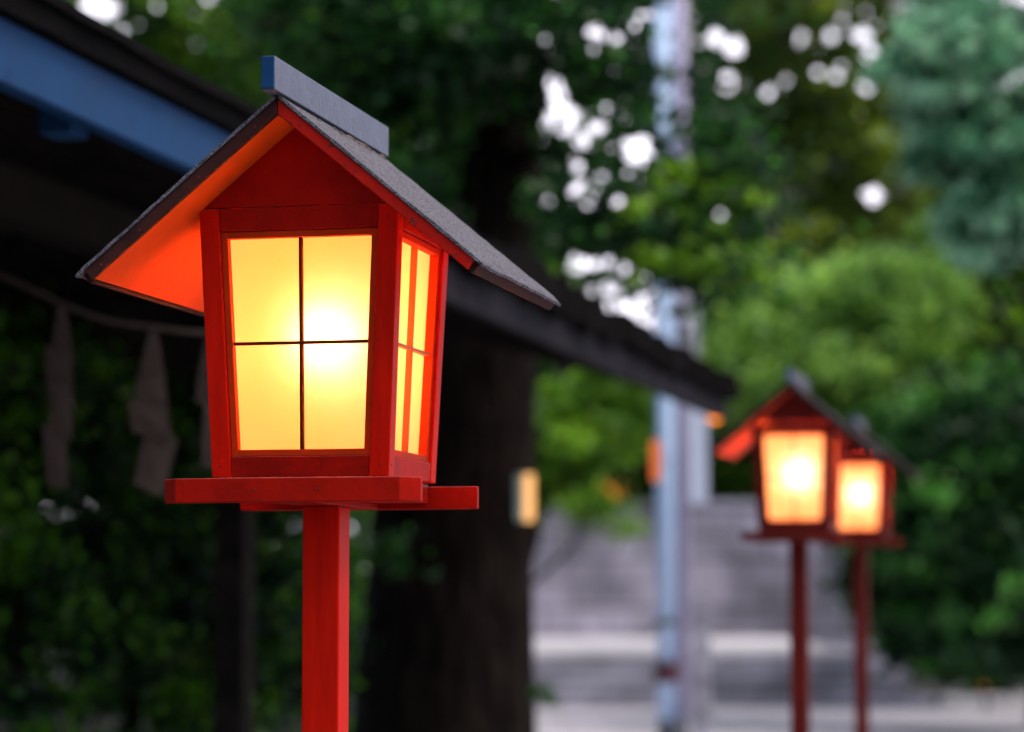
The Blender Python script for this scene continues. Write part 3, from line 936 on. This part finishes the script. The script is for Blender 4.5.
# band where the pale pole shows through
POLE = [(664, y, 13, .93) for y in range(5, 60, 12)] + [(683, y, 12, .93) for y in range(5, 150, 12)] + [(664, y, 12, .9) for y in range(86, 170, 12)] + [(664,265,8,.7),(684,268,7,.7),(665,300,11,.9),(684,300,9,.9),(668,325,12,.9)]
HOLE = [(540+i*22, 352+(i%2)*10, 15, .95) for i in range(3)] + [(618,318,14,.9),(600,300,12,.9),(640,330,12,.9)]

# the big old tree behind the pavilion
tb_ = pix(447, 594, TRY); tb_.z = 0
bt = empty('old_tree', tb_)
tag(bt, 'huge dark old tree whose thick trunk rises behind the big lantern', 'tree')
main_ells = [ell(390, 40, 17.0, 140, 80, 1.3, 1.6), ell(480, 60, 16.6, 120, 70, 1.2, 1.3), ell(420, 210, 17.2, 70, 60, .7, .5),
             ell(640, 60, 16.2, 90, 65, 1.1, .7), ell(690, 170, 15.6, 60, 60, .9, .55), ell(700, 250, 15.6, 60, 42, .8, .45), ell(610, 225, 16.2, 60, 45, .8, .35),
             ell(300, -180, 17.5, 600, 120, 3.5, 3.2), ell(780, -120, 17.5, 200, 90, 2.5, .7), ell(600, -40, 17.0, 200, 50, 2.0, 1.0)]
cl = clumps(main_ells, 420, .16, .42, 5)
top = pix(497, -260, TRY+.3)
limb = []
for (x0,y0),(x1,y1),(x2,y2),r0 in (((490,60),(560,10),(700,-40),.16), ((485,180),(560,150),(700,190),.08), ((480,120),(400,60),(260,20),.14), ((495,40),(640,120),(720,250),.07), ((460,240),(420,200),(380,190),.05), ((490,-60),(350,-150),(100,-160),.2)):
    limb.append(([pix(x0,y0,TRY), pix(x1,y1,TRY-.8), pix(x2,y2,TRY-1.9)], r0, .02))
# trunk follows the lean seen in the photograph
bm = bmesh.new()
pts, rad = [], []
for yy, xc, wd in ((900,436,250),(800,440,205),(732,444,182),(640,448,170),(520,452,160),(400,462,146),(300,472,132),(200,484,112),(100,494,98),(0,500,88),(-120,505,70),(-260,510,50)):
    pts.append(pix(xc, yy, TRY)); rad.append(wd*.5*TRY/FPX)
pts[0].z = -.1
tube(bm, pts, rad, 40)
r_ = random.Random(4)
bmesh.ops.subdivide_edges(bm, edges=bm.edges[:], cuts=1)
for v in bm.verts:
    v.co += Vector((r_.uniform(-1,1), r_.uniform(-1,1), 0))*.018
for P, a0, a1 in limb:
    P = catmull([Vector(p) for p in P], 5); m_ = len(P)-1
    tube(bm, P, [a0+(a1-a0)*i/m_ for i in range(m_+1)], 9)
o = mesh_obj('trunk', bm, M_BARK, bt, smooth=True); o.matrix_parent_inverse = Matrix.Translation(-tb_)
leaves('crown', cl, 56000, .085, LM_DARK, bt, (.36,.34), .55, G+POLE+[(502,y_,30,.93) for y_ in range(130,290,20)]+[(478,y_,20,.85) for y_ in range(170,290,20)], .35, .6, 0, 77)
# fine hanging sprays in front of the open sky
r2 = np.random.default_rng(9)
spots_ = []
for i in range(170):
    x_ = r2.uniform(520, 720); y_ = 10 + (x_-520)*.35 + r2.uniform(0, 220)
    spots_.append([*pix(x_, y_, r2.uniform(15.4, 17.4)), r2.uniform(.03, .11), r2.normal()])
leaves('spray_leaves', np.array(spots_), 1700, .075, LM_DARK, bt, (.45,.3), .6, None, .3, .6, .4, 79)
yl = []
for i in range(46):
    x_ = r2.uniform(628, 760); y_ = r2.uniform(170, 285)
    yl.append([*pix(x_, y_, r2.uniform(14.6, 15.2)), r2.uniform(.04, .12), r2.normal()])
leaves('young_leaves', np.array(yl), 800, .08, LM_MID, bt, (.45,.3), .6, None, .3, .6, .4, 80)
# low sprigs on the trunk
spr = np.array([[*pix(x,y,16.9), r, t] for x,y,r,t in ((398,560,.14,0),(385,545,.12,.5),(540,690,.07,1.0),(552,700,.05,1.5),(398,390,.12,0))])
leaves('shoot_leaves', spr, 420, .07, LM_DARK, bt, (.6,.2), .5, None, .3, .6, 0, 78)

# hedge-like shrubs on the left, behind the pavilion
GRP_S = 'shrubs behind the pavilion'
sh = [(20, 12.9, 110, 'dark leafy shrub at the far left edge, below the leftmost streamer'),
      (135, 13.8, 120, 'tall shrub with bright leaves behind the second streamer'),
      (235, 14.6, 110, 'dark shrub between the pavilion pillar and the lantern post'),
      (335, 21.5, 45, 'shrub just right of the red lantern post, half behind the big trunk')]
for i, (px_, Y, wp, lab) in enumerate(sh):
    b = pix(px_, 594, Y); b.z = 0
    E = [ell(px_, 430+i*6, Y, wp, 110, .8, 1.2), ell(px_+10, 600, Y, wp+20, 130, .9, 1.5), ell(px_-20, 760, Y-.1, wp+20, 90, .9, .7)]
    tree('broadleaf_shrub', lab, b, E, 190, (.07,.20), 21000, .054, LM_HEDGE, (.06,.03), seed=20+i, tint=(.42,.36), flat=.7, limbs=8, jit=.6, aspect=.6, group=GRP_S, cat='shrub')

# light green tree behind the trunk, over the wall
GRP_F = 'trees in the background'
b = pix(480, 594, 27); b.z = 0
tree('broadleaf_tree', 'fresh green leafy tree just right of the big trunk, below the dark eave', b,
     [ell(590, 420, 27, 62, 48, .9, 1.4), ell(560, 460, 26.6, 40, 50, .8, .8), ell(545, 300, 27.5, 26, 40, .8, .5), ell(628, 530, 26, 14, 5, .15, .05), ell(585, 508, 26, 34, 9, .3, .12), ell(620,395,27,40,22,.6,.4)],
     150, (.12,.30), 15000, .10, LM_MID, (.12,.05), seed=31, top=pix(560, 430, 27),  tint=(.45,.22), gaps=HOLE, limbs=8, group=GRP_F)
# trees on the right
def bgtree(px_, Y, lab, E, ncl, cr, n, size, m, seed, kind='broadleaf_tree', gaps=None, tint=(.5,.22), tr=(.22,.09), **k):
    b = pix(px_, 594, Y); b.z = 0
    return tree(kind, lab, b, E, ncl, cr, n, size, m, tr, seed=seed, tint=tint, gaps=gaps, group=GRP_F, **k)

bgtree(1050, 31.5, 'yellow green tree behind the two far lanterns, its crown spreading left', 
       [ell(840, 330, 31, 110, 60, 1.6, 1.6), ell(770, 370, 30, 70, 50, 1.2, .9), ell(880, 300, 31, 70, 50, 1.3, .9), ell(740, 300, 31.5, 50, 40, 1, .5), ell(880, 400, 30.5, 90, 60, 1.3, 1.2)],
       560, (.12,.36), 42000, .12, LM_YEL, 41, flat=.5, gaps=G)
bgtree(1060, 29, 'dark green dense tree at the lower right, its foliage hanging to the kerb',
       [ell(930, 500, 29, 90, 80, 1.3, 1.4), ell(1000, 590, 28.5, 100, 85, 1.3, 1.4), ell(1020, 430, 29, 80, 80, 1.3, 1.1), ell(885, 590, 29.5, 40, 50, .8, .5), ell(1120,520,29,100,140,1.5,1.2), ell(960,440,29,80,70,1.2,1.0), ell(900,520,29.5,50,60,1,.7), ell(940,640,29.5,70,40,.8,.8), ell(1010,640,29.5,60,40,.8,.7)],
       640, (.12,.32), 50000, .12, LM_DARK, 42, flat=.5, tint=(.42,.36))
bgtree(1090, 20, 'blue green conifer reaching in from the upper right edge',
       [ell(950, 55, 20, 85, 42, .9, 1.2), ell(985, 150, 20, 85, 34, .9, 1.0), ell(990, 225, 20, 60, 40, .8, .8), ell(940, 105, 20, 42, 24, .6, .4), ell(1100, 120, 20, 90, 200, 1.4, 1.6), ell(960,20,20,50,30,.7,.5)],
       680, (.06,.15), 56000, .085, LM_TEAL, 43, kind='conifer', flat=.6, aspect=.32, droop=1.2, tint=(.58,.42), tr=(.12,.05), limbs=12)
bgtree(985, 38, 'tall olive green tree in the middle of the far row, showing patches of sky',
       [ell(800, 110, 38, 100, 70, 2, 1.3), ell(760, 200, 38, 90, 60, 2, 1.0), ell(850, 180, 38, 80, 70, 2, 1.0), ell(880, 60, 39, 60, 80, 2, .7), ell(730, 60, 38, 60, 70, 2, .8), ell(820, -60, 38, 190, 90, 2.5, 1.2), ell(770,270,38,100,50,2,.8)],
       560, (.18,.45), 44000, .16, LM_OLIVE, 44, flat=.55, gaps=G, tint=(.42,.26))
bgtree(960, 48, 'very dark tall tree behind the blue green conifer',
       [ell(950, 150, 48, 130, 180, 3, 2), ell(900, 350, 48, 150, 120, 3, 1.5), ell(1100, 250, 48, 150, 260, 4, 1.6)],
       300, (.5,1.0), 30000, .26, LM_DARK, 45, flat=.6, gaps=G, tint=(.35,.2))
bgtree(740, 58, 'distant dark tree between the pole and the far lanterns',
       [ell(720, 150, 58, 60, 140, 3, 1.2), ell(760, 340, 58, 100, 110, 3, 1.3), ell(800, 60, 58, 100, 120, 3, 1.1), ell(840, 460, 56, 110, 60, 3, .8)],
       300, (.5,1.0), 30000, .28, LM_OLIVE, 46, flat=.6, gaps=G, tint=(.22,.2))
bgtree(470, 50, 'distant dark tree hidden mostly behind the big trunk and pavilion roof',
       [ell(420, 200, 50, 150, 200, 3.5, 2), ell(520, 250, 50, 50, 170, 3, .8), ell(300, 60, 50, 160, 120, 3.5, 1.2), ell(560, 440, 50, 110, 60, 3, .7)],
       300, (.5,1.0), 30000, .27, LM_DARK, 47, flat=.6, gaps=G+HOLE, tint=(.35,.2))
bgtree(180, 30, 'bright leafy tree rising above the pavilion roof at the upper left',
       [ell(190, 50, 30, 120, 70, 1.8, 1.5), ell(320, 60, 30, 110, 90, 1.8, 1.3), ell(80, 10, 30, 100, 40, 1.5, .7), ell(200,-60,30,240,60,2.5,1.0)],
       220, (.25,.5), 26000, .13, LM_MID, 48, flat=.5, gaps=G, tint=(.42,.36))
bgtree(120, 34, 'deep shadowed tree filling the view below the pavilion header',
       [ell(60, 430, 34, 150, 130, 2.5, 1.5), ell(280, 450, 34, 150, 140, 2.5, 1.5), ell(150, 640, 34, 300, 110, 2.5, 1.5), ell(-80,500,34,100,200,2.5,1.0)],
       420, (.25,.6), 44000, .17, LM_DARK, 49, flat=.6, tint=(.25,.2))

bgtree(700, 49, 'dark leafy bush above the stone wall, left of the two far lanterns',
       [ell(710, 480, 49, 70, 30, 1.2, .7), ell(700, 440, 49, 60, 50, 1.2, 1), ell(760, 460, 49, 60, 45, 1.2, 1), ell(830,470,49,70,60,1.2,1)],
       170, (.3,.6), 20000, .17, LM_MID, 61, kind='broadleaf_shrub', flat=.6, tint=(.22,.25), gaps=HOLE)
bgtree(1045, 37, 'low dark shrub mass just above the pale kerb at the right',
       [ell(930, 600, 37, 60, 60, 1.0, 1), ell(1010, 610, 36.5, 70, 65, 1.0, 1.2), ell(1000, 500, 37.5, 90, 70, 1.0, 1.2), ell(890, 560, 38, 40, 50, 1.0, .6), ell(1090,560,37,80,120,1.2,1)],
       220, (.25,.5), 26000, .15, LM_DARK, 62, kind='broadleaf_shrub', flat=.6, tint=(.30,.2))
bgtree(1065, 34, 'mid green tree on the right, between the conifer and the dark foliage',
       [ell(990, 340, 34, 90, 60, 1.6, 1.3), ell(930, 390, 34, 70, 40, 1.3, .8), ell(1060, 300, 34, 80, 80, 1.6, 1), ell(1000,250,34,80,50,1.4,.8)],
       480, (.13,.34), 32000, .13, LM_MID, 63, flat=.5, tint=(.58,.34))

mk = pix(984, 683, 34.0)
mo = empty('orange_marker', (mk.x, mk.y, 0)); tag(mo, 'tiny round orange marker on a thin stalk near the kerb at the far right', 'marker')
bm = bmesh.new(); tube(bm, [(0,0,0),(0,0,mk.z-.06)], .015, 8); mesh_obj('stalk', bm, M_DARKWOOD, mo)
bm = bmesh.new(); tube(bm, [(0,-.015,mk.z),(0,.015,mk.z)], .065, 18)
mesh_obj('reflector', bm, mat("orange_reflector", (.75,.28,.02), (.85,.34,.03), 5, .3, .1, 20), mo)
